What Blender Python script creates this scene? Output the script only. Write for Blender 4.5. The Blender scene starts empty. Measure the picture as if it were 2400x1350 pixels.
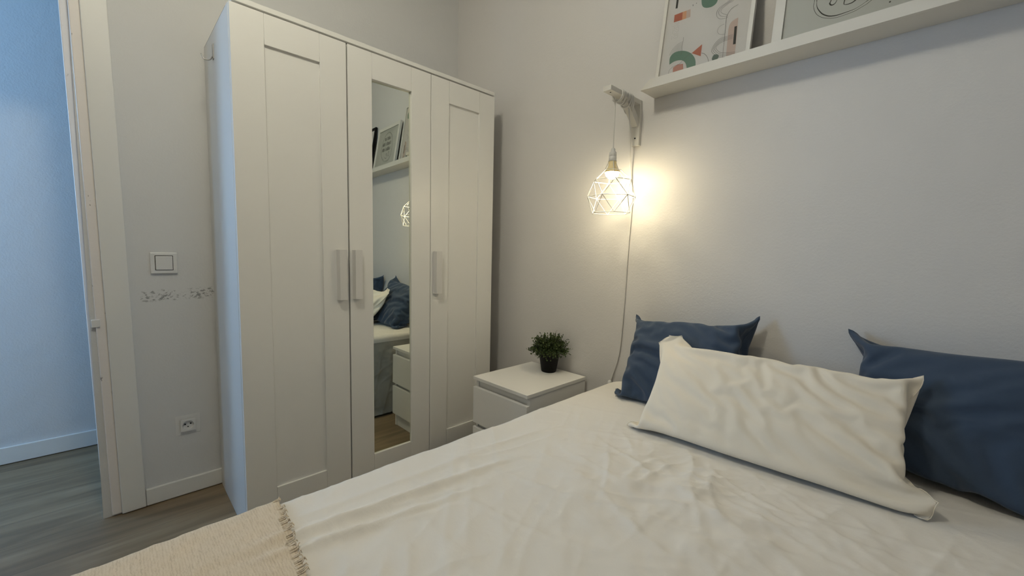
import bpy, bmesh, math, random
import numpy as np
from mathutils import Vector, Matrix
PI = math.pi
SC = bpy.context.scene
COL = SC.collection

# ------------------------------------------------------------------ camera
def look_axes(yaw, pitch, roll):
    f = Vector((math.cos(pitch)*math.cos(yaw), math.cos(pitch)*math.sin(yaw), math.sin(pitch)))
    r = f.cross(Vector((0, 0, 1))).normalized()
    u = r.cross(f)
    return (math.cos(roll)*r + math.sin(roll)*u, -math.sin(roll)*r + math.cos(roll)*u, f)
cam = bpy.data.cameras.new('camera')
cam.sensor_width = 36.0
cam.lens = 971.59/2400*36.0
cam.clip_start = 0.02
cam_o = bpy.data.objects.new('camera', cam); COL.objects.link(cam_o)
r_, u_, f_ = look_axes(2.37026299, -0.089892025, 0.0224258989)
m = Matrix((r_, u_, -f_)).transposed().to_4x4()
m.translation = Vector((2.19287, -1.61827, 1.07872))
cam_o.matrix_world = m
SC.camera = cam_o

# ------------------------------------------------------------------ world, exposure
w = bpy.data.worlds.new('world'); SC.world = w; w.use_nodes = True
w.node_tree.nodes['Background'].inputs[0].default_value = (0.45, 0.65, 1.0, 1)
w.node_tree.nodes['Background'].inputs[1].default_value = 0.6
SC.view_settings.view_transform = 'Standard'
SC.view_settings.look = 'None'
SC.view_settings.gamma = 1.0
SC.view_settings.use_curve_mapping = False
SC.view_settings.exposure = 0.0

CEIL_LAMP = 71.0          # radiance of the ceiling globe
BULB = 205.0              # radiance of the bedside bulb
HALL_SIDE = 46.0          # daylight through the hall side window (watts)
HALL_END_FILL = 26.0  # fill light added at the hall end (watts)
def area(name, loc, rot, sx, sy, watts, color):
    l = bpy.data.lights.new(name, 'AREA'); l.shape = 'RECTANGLE'; l.size = sx; l.size_y = sy
    l.energy = watts; l.color = color
    o = bpy.data.objects.new(name, l); COL.objects.link(o)
    o.location = loc; o.rotation_euler = rot
    return o
DAY = (0.33, 0.62, 1.0)
area('daylight_hall_window', (-0.93, -3.0, 1.5), (0, -PI/2, 0), 1.2, 0.9, HALL_SIDE, DAY)
area('hall_end_fill', (-0.48, -4.68, 1.45), (PI/2, 0, 0), 0.62, 1.3, HALL_END_FILL, DAY)  # added fill that rakes the visible hall wall with blue light

# ------------------------------------------------------------------ helpers
def lin(r, g, b):
    def c(v):
        v /= 255.0
        return v/12.92 if v <= 0.04045 else ((v+0.055)/1.055)**2.4
    return (c(r), c(g), c(b), 1.0)

class N:
    """small node-tree helper"""
    def __init__(s, name):
        s.m = bpy.data.materials.new(name); s.m.use_nodes = True
        s.t = s.m.node_tree; s.b = s.t.nodes['Principled BSDF']
    def n(s, typ, **kw):
        nd = s.t.nodes.new(typ)
        for k, v in kw.items():
            if k.startswith('i_'):
                nd.inputs[k[2:].replace('_', ' ')].default_value = v
            else:
                setattr(nd, k, v)
        return nd
    def l(s, a, b): s.t.links.new(a, b)
    def coord(s, out='Object', scale=None, rot=None):
        tc = s.n('ShaderNodeTexCoord')
        o = tc.outputs[out]
        if scale or rot:
            mp = s.n('ShaderNodeMapping')
            if scale: mp.inputs['Scale'].default_value = scale
            if rot: mp.inputs['Rotation'].default_value = rot
            s.l(o, mp.inputs['Vector']); o = mp.outputs['Vector']
        return o
    def noise(s, vec, scale, detail=3, rough=0.5, dist=0.0):
        nd = s.n('ShaderNodeTexNoise')
        nd.inputs['Scale'].default_value = scale; nd.inputs['Detail'].default_value = detail
        nd.inputs['Roughness'].default_value = rough; nd.inputs['Distortion'].default_value = dist
        s.l(vec, nd.inputs['Vector'])
        return nd.outputs['Fac']
    def ramp(s, fac, stops):
        r = s.n('ShaderNodeValToRGB')
        e = r.color_ramp.elements
        while len(e) < len(stops): e.new(0.5)
        for k, (p, c) in enumerate(stops):
            e[k].position = p; e[k].color = c if len(c) == 4 else (*c, 1)
        s.l(fac, r.inputs['Fac'])
        return r.outputs['Color']
    def math(s, op, a, b=None, c=None):
        nd = s.n('ShaderNodeMath', operation=op)
        for k, v in enumerate((a, b, c)):
            if v is None: continue
            if hasattr(v, 'links'): s.l(v, nd.inputs[k])
            else: nd.inputs[k].default_value = v
        return nd.outputs[0]
    def mix(s, fac, a, b, blend='MIX'):
        nd = s.n('ShaderNodeMix', data_type='RGBA', blend_type=blend)
        for sock, v in ((nd.inputs[0], fac), (nd.inputs[6], a), (nd.inputs[7], b)):
            if hasattr(v, 'links'): s.l(v, sock)
            else: sock.default_value = v
        return nd.outputs[2]
    def base(s, c):
        if hasattr(c, 'links'): s.l(c, s.b.inputs['Base Color'])
        else: s.b.inputs['Base Color'].default_value = c
        return s
    def rough(s, v):
        if hasattr(v, 'links'): s.l(v, s.b.inputs['Roughness'])
        else: s.b.inputs['Roughness'].default_value = v
        return s
    def bump(s, h, strength=0.3, dist=0.002, prev=None):
        b = s.n('ShaderNodeBump'); b.inputs['Strength'].default_value = strength; b.inputs['Distance'].default_value = dist
        s.l(h, b.inputs['Height'])
        if prev is not None: s.l(prev, b.inputs['Normal'])
        s.l(b.outputs['Normal'], s.b.inputs['Normal'])
        return b.outputs['Normal']

def plain(name, col, rough=0.5, spec=0.5, tint=0.0, bump=0.0, bscale=200):
    k = N(name); k.rough(rough); k.b.inputs['Specular IOR Level'].default_value = spec
    v = k.coord()
    if tint:
        nz = k.noise(v, 3.0, 4)
        k.base(k.mix(nz, col, tuple(c*(1-tint) for c in col[:3]) + (1,)))
    else:
        k.base(col)
    if bump: k.bump(k.noise(v, bscale, 3), bump, 0.001)
    return k.m

class MB:
    """collects shapes and links them as ONE mesh object"""
    def __init__(s): s.bm = bmesh.new(); s.mats = []
    def mi(s, mat):
        if mat is None: return 0
        if mat not in s.mats: s.mats.append(mat)
        return s.mats.index(mat)
    def box(s, x0, x1, y0, y1, z0, z1, bevel=0.0, seg=2, mat=None, M=None):
        r = bmesh.ops.create_cube(s.bm, size=1.0)
        vs = r['verts']
        for v in vs:
            v.co = Vector(((x0+x1)/2 + v.co.x*(x1-x0), (y0+y1)/2 + v.co.y*(y1-y0), (z0+z1)/2 + v.co.z*(z1-z0)))
        fs = set(f for v in vs for f in v.link_faces)
        i = s.mi(mat)
        for f in fs: f.material_index = i
        if bevel > 0:
            es = list(set(e for v in vs for e in v.link_edges))
            rb = bmesh.ops.bevel(s.bm, geom=es, offset=bevel, segments=seg, profile=0.5, affect='EDGES')
            vs = list(set(v for f in rb['faces'] for v in f.verts))
            for f in rb['faces']: f.material_index = i
        if M is not None: bmesh.ops.transform(s.bm, matrix=M, verts=vs)
        return s
    def poly(s, pts, mat=None):
        f = s.bm.faces.new([s.bm.verts.new(p) for p in pts]); f.material_index = s.mi(mat); return f
    def prism(s, pts, z0, z1, mat=None, ax=2):
        """polygon pts (2D) swept along axis ax"""
        def P(a, b, c): return {2: (a, b, c), 1: (a, c, b), 0: (c, a, b)}[ax]
        lo = [s.bm.verts.new(P(a, b, z0)) for a, b in pts]; hi = [s.bm.verts.new(P(a, b, z1)) for a, b in pts]
        n = len(pts); i = s.mi(mat); fs = [s.bm.faces.new(lo), s.bm.faces.new(hi)]
        for k in range(n): fs.append(s.bm.faces.new((lo[k], lo[(k+1) % n], hi[(k+1) % n], hi[k])))
        for f in fs: f.material_index = i
        bmesh.ops.recalc_face_normals(s.bm, faces=fs)
        return s
    def lathe(s, prof, c, n=32, mat=None, M=None, cap=True):
        """prof: list of (r, z) from c"""
        rings = []
        for r, z in prof:
            ring = []
            for k in range(n):
                p = Vector((r*math.cos(2*PI*k/n), r*math.sin(2*PI*k/n), z))
                if M is not None: p = M @ p
                ring.append(s.bm.verts.new(Vector(c)+p))
            rings.append(ring)
        i = s.mi(mat); fs = []
        for a, b in zip(rings, rings[1:]):
            for k in range(n): fs.append(s.bm.faces.new((a[k], a[(k+1) % n], b[(k+1) % n], b[k])))
        if cap:
            fs.append(s.bm.faces.new(rings[0])); fs.append(s.bm.faces.new(rings[-1]))
        for f in fs: f.material_index = i; f.smooth = True
        bmesh.ops.recalc_face_normals(s.bm, faces=fs)
        return s
    def tube(s, pts, r, n=8, mat=None, closed=False):
        pts = [Vector(p) for p in pts]; N_ = len(pts); rings = []
        up = None
        for k, p in enumerate(pts):
            a = pts[k-1] if k > 0 else (pts[-1] if closed else p)
            b = pts[k+1] if k < N_-1 else (pts[0] if closed else p)
            d = (b-a).normalized()
            if up is None: up = d.orthogonal().normalized()
            up = (up - d*up.dot(d)); up = up.normalized() if up.length > 1e-6 else d.orthogonal().normalized()
            sd = d.cross(up); rr = r[k] if hasattr(r, '__len__') else r
            rings.append([s.bm.verts.new(p + rr*(math.cos(2*PI*j/n)*up + math.sin(2*PI*j/n)*sd)) for j in range(n)])
        i = s.mi(mat); fs = []
        pairs = list(zip(rings, rings[1:])) + ([(rings[-1], rings[0])] if closed else [])
        for a, b in pairs:
            for j in range(n): fs.append(s.bm.faces.new((a[j], a[(j+1) % n], b[(j+1) % n], b[j])))
        if not closed: fs += [s.bm.faces.new(rings[0]), s.bm.faces.new(list(reversed(rings[-1])))]
        for f in fs: f.material_index = i; f.smooth = True
        return s
    def build(s, name, mat=None, parent=None, smooth=False):
        me = bpy.data.meshes.new(name)
        if smooth:
            for f in s.bm.faces: f.smooth = True
        s.bm.to_mesh(me); s.bm.free()
        if s.mats:
            for mm in s.mats: me.materials.append(mm)
        elif mat: me.materials.append(mat)
        o = bpy.data.objects.new(name, me); COL.objects.link(o)
        if parent is not None:
            o.parent = parent; o.matrix_parent_inverse = parent.matrix_world.inverted() if parent.type != 'EMPTY' else Matrix.Translation(-Vector(parent.location))
        return o
def tag(o, label, cat, group=None, kind=None):
    o['label'] = label; o['category'] = cat
    if group: o['group'] = group
    if kind: o['kind'] = kind
    return o
def thing(name, loc, label, cat, group=None, kind=None):
    o = bpy.data.objects.new(name, None); COL.objects.link(o); o.location = loc
    o.empty_display_size = 0.05
    return tag(o, label, cat, group, kind)
def smooth_path(pts, n=8):
    """Catmull-Rom through pts"""
    P = [Vector(p) for p in pts]; P = [2*P[0]-P[1]] + P + [2*P[-1]-P[-2]]; out = []
    for k in range(1, len(P)-2):
        a, b, c, d = P[k-1:k+3]
        for j in range(n):
            t = j/n
            out.append(0.5*((2*b) + (c-a)*t + (2*a-5*b+4*c-d)*t*t + (3*b-a-3*c+d)*t**3))
    out.append(P[-2]); return out

# numpy value noise
def _hash(ix, iy, seed):
    h = (ix.astype(np.int64)*374761393 + iy.astype(np.int64)*668265263 + seed*1442695041) & 0xffffffff
    h = ((h ^ (h >> 13))*1274126177) & 0xffffffff
    return ((h ^ (h >> 16)) & 0xffff)/65535.0
def vnoise(x, y, seed=0):
    ix = np.floor(x); iy = np.floor(y); fx = x-ix; fy = y-iy
    fx = fx*fx*fx*(fx*(fx*6-15)+10); fy = fy*fy*fy*(fy*(fy*6-15)+10)
    a = _hash(ix, iy, seed); b = _hash(ix+1, iy, seed); c = _hash(ix, iy+1, seed); d = _hash(ix+1, iy+1, seed)
    return (a*(1-fx)+b*fx)*(1-fy) + (c*(1-fx)+d*fx)*fy
def ridge(x, y, seed=0): return 1-np.abs(2*vnoise(x, y, seed)-1)

# ------------------------------------------------------------------ materials
def plaster(name, col, bstr=0.35, stain=False):
    k = N(name); v = k.coord()
    n1 = k.noise(v, 2.2, 4); c = k.mix(n1, col, tuple(q*0.955 for q in col[:3])+(1,))
    if stain:   # scuff marks between the switch and the wardrobe, at chair-back height
        sp = k.n('ShaderNodeSeparateXYZ'); k.l(v, sp.inputs[0])
        y, z = sp.outputs['Y'], sp.outputs['Z']
        my = k.math('MULTIPLY', k.math('SMOOTH_MIN', k.math('MULTIPLY', k.math('ADD', y, 1.545), 60.0), 1.0, 0.3), k.math('LESS_THAN', y, -1.2))
        my = k.math('MAXIMUM', my, 0.0)
        dz = k.math('ABSOLUTE', k.math('SUBTRACT', z, k.math('ADD', 0.868, k.math('MULTIPLY', k.math('ADD', y, 1.4), 0.02))))
        mz = k.math('MAXIMUM', k.math('SUBTRACT', 1.0, k.math('DIVIDE', dz, 0.026)), 0.0)
        sc = k.n('ShaderNodeMapping'); sc.inputs['Scale'].default_value = (1, 70, 110); sc.inputs['Rotation'].default_value = (0.5, 0, 0); k.l(v, sc.inputs[0])
        nz = k.noise(sc.outputs[0], 1.0, 4, 0.65)
        big = k.noise(v, 16.0, 2)
        f = k.math('MULTIPLY', k.math('MULTIPLY', my, k.math('POWER', mz, 0.6)), k.math('MULTIPLY', k.math('MAXIMUM', k.math('SUBTRACT', k.math('ADD', nz, k.math('MULTIPLY', big, 0.35)), 0.70), 0.0), 9.0))
        f = k.math('MINIMUM', f, 0.62)
        c = k.mix(f, c, (0.05, 0.05, 0.052, 1))
    k.base(c); k.rough(0.75); k.b.inputs['Specular IOR Level'].default_value = 0.3
    b1 = k.bump(k.noise(v, 9.0, 4, 0.55), bstr, 0.006)
    k.bump(k.noise(v, 130.0, 3, 0.65), bstr*1.3, 0.0016, b1)
    return k.m
WALLC = (0.715, 0.70, 0.69, 1)
M_wall = plaster('white_plaster', WALLC)
M_walls = plaster('white_plaster_scuffed', (0.70, 0.705, 0.705, 1), stain=True)
M_hall = plaster('hall_plaster', (0.70, 0.71, 0.72, 1), 0.6)
M_ceil = plaster('ceiling_paint', (0.78, 0.77, 0.75, 1), 0.15)

def floor_mat():
    k = N('grey_brown_laminate'); v = k.coord()
    sw = k.n('ShaderNodeMapping'); sw.inputs['Rotation'].default_value = (0, 0, PI/2); k.l(v, sw.inputs[0])
    br = k.n('ShaderNodeTexBrick'); br.offset = 0.37; br.squash = 1.0
    br.inputs['Color1'].default_value = (0.25, 0.25, 0.25, 1); br.inputs['Color2'].default_value = (0.75, 0.75, 0.75, 1); br.inputs['Mortar'].default_value = (0, 0, 0, 1)
    br.inputs['Scale'].default_value = 1.0; br.inputs['Mortar Size'].default_value = 0.0009; br.inputs['Mortar Smooth'].default_value = 0.2
    br.inputs['Brick Width'].default_value = 1.28; br.inputs['Row Height'].default_value = 0.19
    k.l(sw.outputs[0], br.inputs['Vector'])
    st = k.n('ShaderNodeMapping'); st.inputs['Scale'].default_value = (16, 1.7, 1); k.l(v, st.inputs[0])
    off = k.n('ShaderNodeVectorMath', operation='ADD'); k.l(st.outputs[0], off.inputs[0])
    cx = k.n('ShaderNodeVectorMath', operation='SCALE'); cx.inputs['Scale'].default_value = 37.0; k.l(br.outputs['Color'], cx.inputs[0]); k.l(cx.outputs[0], off.inputs[1])
    g = k.noise(off.outputs[0], 1.0, 6, 0.6, 0.8)
    st2 = k.n('ShaderNodeMapping'); st2.inputs['Scale'].default_value = (7, 0.9, 1); k.l(v, st2.inputs[0])
    g2 = k.noise(st2.outputs[0], 1.0, 3, 0.5, 0.6)
    mixed = k.math('ADD', k.math('MULTIPLY', g, 0.6), k.math('MULTIPLY', g2, 0.4))
    c = k.ramp(mixed, [(0.30, (0.11, 0.076, 0.044)), (0.5, (0.215, 0.158, 0.095)), (0.70, (0.33, 0.255, 0.165))])
    c = k.mix(k.math('MULTIPLY', br.outputs['Fac'], 0.7), c, (0.03, 0.022, 0.015, 1))
    k.base(c); k.rough(k.math('ADD', 0.36, k.math('MULTIPLY', g, 0.2)))
    k.bump(g, 0.12, 0.001)
    return k.m
M_floor = floor_mat()
M_trim = plain('white_gloss_trim', (0.80, 0.80, 0.775, 1), 0.42, 0.45, 0.05, 0.06, 60)
def jamb_mat():
    k = N('chipped_pinkish_paint'); v = k.coord()
    nz = k.noise(v, 6, 5, 0.65); c = k.mix(nz, (0.82, 0.765, 0.735, 1), (0.85, 0.82, 0.80, 1))
    sc = k.n('ShaderNodeMapping'); sc.inputs['Scale'].default_value = (60, 60, 26); k.l(v, sc.inputs[0])
    ch = k.ramp(k.noise(sc.outputs[0], 1.0, 3, 0.6), [(0.70, (0, 0, 0)), (0.74, (1, 1, 1))])
    c = k.mix(k.math('MULTIPLY', ch, 0.75), c, (0.12, 0.10, 0.085, 1))
    k.base(c); k.rough(0.5); k.bump(k.noise(v, 45, 4, 0.6), 0.25, 0.003)
    return k.m
M_jamb = jamb_mat()
M_lac = plain('cream_white_foil', (0.81, 0.805, 0.775, 1), 0.36, 0.5, 0.02, 0.03, 30)
M_lacside = plain('white_foil_side', (0.74, 0.74, 0.725, 1), 0.4, 0.5, 0.03, 0.05, 12)
M_dark = plain('dark_parts_and_gap_shade', (0.03, 0.027, 0.022, 1), 0.9, 0.1)  # near-black for dark fittings and the painted shade in the wardrobe's top gap
M_handle = plain('satin_white_plastic', (0.70, 0.69, 0.67, 1), 0.35)
M_ns = plain('white_nightstand_foil', (0.87, 0.865, 0.845, 1), 0.35, 0.5, 0.02)
M_plastic = plain('white_plastic', (0.74, 0.74, 0.73, 1), 0.3)
M_black = plain('black_plastic', (0.005, 0.005, 0.005, 1), 0.6, 0.2)
M_hole = plain('socket_hole', (0.004, 0.004, 0.004, 1), 0.9)
M_metal = plain('grey_steel', (0.42, 0.41, 0.40, 1), 0.35); M_metal.node_tree.nodes['Principled BSDF'].inputs['Metallic'].default_value = 0.8
M_wire = plain('white_wire', (0.78, 0.77, 0.74, 1), 0.4)
M_brk = plain('white_painted_wood', (0.74, 0.72, 0.67, 1), 0.55, 0.4, 0.06, 0.1, 40)
M_cord = plain('white_rubber_cord', (0.70, 0.69, 0.66, 1), 0.5)
M_mirror = N('mirror_glass'); M_mirror.b.inputs['Metallic'].default_value = 1.0; M_mirror.base((0.80, 0.82, 0.72, 1)); M_mirror.rough(0.0); M_mirror = M_mirror.m
def emit(name, col, strength):
    k = N(name); k.b.inputs['Emission Color'].default_value = col; k.b.inputs['Emission Strength'].default_value = strength; k.base((0.8, 0.8, 0.78, 1)); k.rough(0.4); return k.m
M_bulb = emit('lit_bulb', (1.0, 0.85, 0.55, 1), BULB)
M_globe = emit('lit_opal_globe', (1.0, 0.94, 0.755, 1), CEIL_LAMP)
M_bulbbase = plain('glow_tinted_bulb_base', (0.90, 0.74, 0.40, 1), 0.45)  # yellow stands for the bulb's light glowing through the base
def fabric(name, col, weave=900, bstr=0.25, var=0.08, fuzz=0.2, fine=None):
    k = N(name); v = k.coord()
    nz = k.noise(v, 6, 4); k.base(k.mix(nz, col, tuple(c*(1-var) for c in col[:3])+(1,)))
    k.rough(0.9); k.b.inputs['Specular IOR Level'].default_value = 0.15
    k.b.inputs['Sheen Weight'].default_value = fuzz; k.b.inputs['Sheen Roughness'].default_value = 0.5
    b = k.bump(k.noise(v, weave, 2), bstr, 0.0006)
    if fine: k.bump(k.noise(v, fine[0], 4, 0.6, 0.8), fine[1], 0.004, b)
    return k.m
M_sheet = fabric('white_cotton_sheet', (0.80, 0.775, 0.735, 1), 700, 0.2, 0.04, 0.1, (28, 0.25))
M_cream = fabric('cream_linen', (0.82, 0.765, 0.665, 1), 800, 0.3, 0.05, 0.15, (30, 0.07))
M_blue = fabric('slate_blue_cotton', (0.052, 0.079, 0.130, 1), 900, 0.3, 0.15, 0.2, (30, 0.10))
def throw_mat():
    k = N('beige_woven_throw'); v = k.coord()
    mp = k.n('ShaderNodeMapping'); mp.inputs['Scale'].default_value = (55, 300, 40); k.l(v, mp.inputs[0])
    n1 = k.noise(mp.outputs[0], 1.0, 3, 0.6)
    wv = k.n('ShaderNodeTexWave', wave_type='BANDS', bands_direction='Y'); wv.inputs['Scale'].default_value = 75; wv.inputs['Distortion'].default_value = 5; wv.inputs['Detail'].default_value = 2; wv.inputs['Detail Scale'].default_value = 3
    k.l(v, wv.inputs['Vector'])
    h = k.math('ADD', k.math('MULTIPLY', n1, 0.85), k.math('MULTIPLY', wv.outputs['Fac'], 0.22))
    k.base(k.ramp(h, [(0.15, (0.50, 0.41, 0.30)), (0.5, (0.68, 0.585, 0.46)), (0.9, (0.75, 0.66, 0.54))]))
    k.rough(0.95); k.b.inputs['Specular IOR Level'].default_value = 0.1; k.b.inputs['Sheen Weight'].default_value = 0.2
    k.bump(h, 0.55, 0.002)
    return k.m
M_throw = throw_mat()
def leaf_mat():
    k = N('dark_green_leaf'); oi = k.n('ShaderNodeNewGeometry')
    k.base(k.ramp(oi.outputs['Random Per Island'], [(0.0, (0.014, 0.032, 0.008)), (0.5, (0.042, 0.075, 0.016)), (1.0, (0.10, 0.14, 0.035))]))
    k.rough(0.55); return k.m
M_leaf = leaf_mat()
def glass_mat():
    k = N('picture_glass'); t = k.t
    tr = k.n('ShaderNodeBsdfTransparent'); gl = k.n('ShaderNodeBsdfGlossy'); gl.inputs['Roughness'].default_value = 0.02
    tr.inputs['Color'].default_value = (0.95, 0.97, 0.96, 1)
    fr = k.n('ShaderNodeFresnel'); fr.inputs['IOR'].default_value = 1.45
    mx = k.n('ShaderNodeMixShader'); k.l(fr.outputs[0], mx.inputs[0]); k.l(tr.outputs[0], mx.inputs[1]); k.l(gl.outputs[0], mx.inputs[2])
    k.l(mx.outputs[0], t.nodes['Material Output'].inputs['Surface']); return k.m
M_glass = glass_mat()

# ------------------------------------------------------------------ room shell
RX, RY, RH = 3.35, -3.1, 2.62
JY = -1.676                      # near edge of the doorway
def S(mb, name, mat, label, cat): return tag(mb.build(name, mat), label, cat, kind='structure')
S(MB().box(-0.96, RX+.1, -4.85, 1.2, -0.1, 0.0), 'floor', M_floor, 'grey-brown wood laminate running through the room and the hallway', 'floor')
S(MB().box(-1.1, RX+.1, -4.85, 1.2, RH, RH+.1), 'ceiling', M_ceil, 'plain white painted ceiling above the bedroom', 'ceiling')
S(MB().box(-0.1, 0.0, JY-0.006, 1.2, 0, RH).box(-0.1, 0.0, -4.75, -2.50, 0, RH).box(-0.1, 0.0, -2.50, JY-0.006, 2.06, RH), 'wall_left', M_walls, 'white plaster wall with the doorway, light switch and grey scuff marks', 'wall')
S(MB().box(0.0, RX, 0.0, 0.1, 0, RH), 'wall_back', M_wall, 'white plaster wall behind the headboard end of the bed', 'wall')
S(MB().box(RX, RX+.1, RY-.1, 0.1, 0, RH), 'wall_right', M_wall, 'white plaster wall facing the wardrobe', 'wall')
S(MB().box(0.0, RX, RY-.1, RY, 0, RH), 'wall_front', M_wall, 'white plaster wall at the foot of the bed', 'wall')
HX = -0.862
S(MB().box(HX-.1, HX, -4.75, -3.45, 0, RH).box(HX-.1, HX, -2.55, 1.2, 0, RH).box(HX-.1, HX, -3.45, -2.55, 0, 0.9).box(HX-.1, HX, -3.45, -2.55, 2.1, RH), 'wall_hall', M_hall, 'rough hallway wall seen through the doorway in blue daylight', 'wall')
S(MB().box(HX, -0.1, 1.1, 1.2, 0, RH), 'wall_hall_end', M_hall, 'closing wall of the hallway', 'wall')
S(MB().box(HX, -0.1, -4.85, -4.75, 0, 0.8).box(HX, -0.1, -4.85, -4.75, 2.1, RH).box(HX, -0.79, -4.85, -4.75, 0.8, 2.1).box(-0.17, -0.1, -4.85, -4.75, 0.8, 2.1), 'wall_hall_front', M_hall, 'hallway end wall with an opening added for the fill light', 'wall')
def window(name, boxes, label):
    mb = MB()
    for b in boxes: mb.box(*b, bevel=0.003)
    S(mb, name, M_trim, label, 'window')
window('window_1', [(HX-.09, HX-.03, -3.45, -3.39, .9, 2.1), (HX-.09, HX-.03, -2.61, -2.55, .9, 2.1), (HX-.09, HX-.03, -3.39, -2.61, .9, .96), (HX-.09, HX-.03, -3.39, -2.61, 2.04, 2.1)], 'white hallway window frame letting in daylight')
window('added_end_window', [(-.79, -.73, -4.83, -4.77, .8, 2.1), (-.23, -.17, -4.83, -4.77, .8, 2.1), (-.73, -.23, -4.83, -4.77, .8, .86), (-.73, -.23, -4.83, -4.77, 2.04, 2.1)], 'white window frame added around the fill light at the end of the hallway')  # second frame is unseen, made up to carry the hall-end fill
# skirting boards
def skirt(name, x0, x1, y0, y1, h, label):
    S(MB().box(x0, x1, y0, y1, 0.003, h, bevel=0.003), name, M_trim, label, 'baseboard')
skirt('baseboard_left', 0.0, 0.013, -1.555, 0.0, 0.072, 'white baseboard between the door casing and the wardrobe')
skirt('baseboard_back', 0.013, RX, -0.013, 0.0, 0.072, 'white baseboard under the headboard wall')
skirt('baseboard_right', RX-.013, RX, RY, -0.013, 0.072, 'white baseboard facing the wardrobe')
skirt('baseboard_front', 0.013, RX-.013, RY, RY+.013, 0.072, 'white baseboard at the foot of the bed')
skirt('baseboard_hall', HX, HX+.013, -4.75, 1.1, 0.085, 'white baseboard along the blue-lit hallway wall')
# door frame: casing, jamb, stop, latch keeper
df = thing('door_1', (0.0, JY, 0.0), 'white worn doorway frame with flat casing and chipped jamb', 'door frame', kind='structure')
def rect_tilt(mb, x0, x1, y0, y1, z0, z1, bev=0.002): mb.box(x0, x1, y0, y1, z0, z1, bevel=bev)
mb = MB(); rect_tilt(mb, 0.0, 0.016, -1.628, -1.556, 0.002, 2.13, 0.003); rect_tilt(mb, 0.0, 0.016, -2.60, -2.53, 0.002, 2.13, 0.003); rect_tilt(mb, 0.0, 0.016, -2.53, -1.628, 2.058, 2.13, 0.003)
mb.build('casing', M_trim, df)
mb = MB(); rect_tilt(mb, -0.038, 0.008, -1.657, -1.6275, 0.004, 2.058, 0.004); rect_tilt(mb, -0.038, 0.008, -2.531, -2.502, 0.004, 2.058, 0.004); rect_tilt(mb, -0.038, 0.008, -2.502, -1.657, 2.030, 2.058, 0.003)
mb.build('jamb', M_jamb, df)
mb = MB(); rect_tilt(mb, -0.11, -0.034, -1.681, -1.6275, 0.004, 2.058, 0.004); rect_tilt(mb, -0.11, -0.034, -2.531, -2.48, 0.004, 2.058, 0.004); rect_tilt(mb, -0.11, -0.034, -2.48, -1.681, 2.005, 2.058, 0.003)
mb.build('door_stop', M_jamb, df)
MB().box(-0.012, 0.014, -1.668, -1.645, 0.757, 0.786, bevel=0.002).build('latch_keeper', M_plastic, df)
df.rotation_euler = (0.0131, 0, 0)       # the old frame leans a little out of plumb

# ------------------------------------------------------------------ ceiling lamp
CLX, CLY = 1.335, -1.52
cl = thing('ceiling_lamp', (CLX, CLY, RH), 'round opal ceiling lamp above the bed, lit warm white', 'ceiling lamp')
MB().lathe([(0.075, RH-.001), (0.075, RH-.022), (0.06, RH-.03)], (CLX, CLY, 0), 40).build('canopy', M_plastic, cl)
prof = [(0.095*math.sin(a), RH-.115-0.095*math.cos(a)) for a in [PI*k/24 for k in range(1, 22)]]
MB().lathe(prof, (CLX, CLY, 0), 40).build('globe', M_globe, cl)

# ------------------------------------------------------------------ switch and outlet
def plate_box(mb, y0, y1, z0, z1, x0, x1, bev): mb.box(x0, x1, y0, y1, z0, z1, bevel=bev)
sw = thing('light_switch', (0, -1.46, 0.997), 'square white rocker light switch above the grey scuff marks', 'light switch')
MB().box(0.0, 0.009, -1.503, -1.418, 0.9545, 1.0395, bevel=0.003).build('plate', M_plastic, sw)
MB().box(0.0085, 0.0095, -1.4885, -1.4315, 0.9685, 1.0275).build('gap', M_dark, sw)
MB().box(0.009, 0.0135, -1.4865, -1.4335, 0.9705, 1.0255, bevel=0.0015, M=Matrix.Translation((0.0, 0, 0.998)) @ Matrix.Rotation(math.radians(2.2), 4, 'Y') @ Matrix.Translation((0, 0, -0.998))).build('rocker', M_plastic, sw)
so = thing('wall_outlet', (0, -1.409, 0.305), 'square white power socket low on the wall beside the wardrobe', 'socket')
YC, ZC = -1.409, 0.305
MB().box(0.0, 0.009, YC-.0425, YC+.0425, ZC-.0425, ZC+.0425, bevel=0.003).build('plate', M_plastic, so)
mb = MB()          # insert: square with a round well
R0 = Matrix.Rotation(PI/2, 4, 'Y')
nseg = 40; outer = []; inner = []; deep = []
for k in range(nseg):
    a = 2*PI*k/nseg; c, s_ = math.cos(a), math.sin(a); q = 0.0255/max(abs(c), abs(s_))
    outer.append(mb.bm.verts.new((0.0115, YC+q*c, ZC+q*s_))); inner.append(mb.bm.verts.new((0.0115, YC+0.0195*c, ZC+0.0195*s_))); deep.append(mb.bm.verts.new((0.0015, YC+0.0185*c, ZC+0.0185*s_)))
sk = [mb.bm.verts.new((0.006, v.co.y, v.co.z)) for v in outer]
for k in range(nseg):
    j = (k+1) % nseg
    mb.bm.faces.new((outer[k], outer[j], inner[j], inner[k])); mb.bm.faces.new((inner[k], inner[j], deep[j], deep[k])); mb.bm.faces.new((sk[k], sk[j], outer[j], outer[k]))
mb.bm.faces.new(deep); bmesh.ops.recalc_face_normals(mb.bm, faces=mb.bm.faces[:])
mb.build('insert', M_plastic, so)
for dy, dz, r in ((-0.0095, 0.003, 0.0030), (0.0095, 0.003, 0.0030), (0.0, -0.009, 0.0022)):
    MB().lathe([(r, 0.0), (r, 0.0018)], (0.0012, YC+dy, ZC+dz), 16, M=R0).build('pin_hole', M_hole, so)
# the round well needs a hole in the plate: the plate is thin, so the well floor sits in front of it
bpy.data.objects['plate.001'].scale = (0.15, 1, 1)

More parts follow.
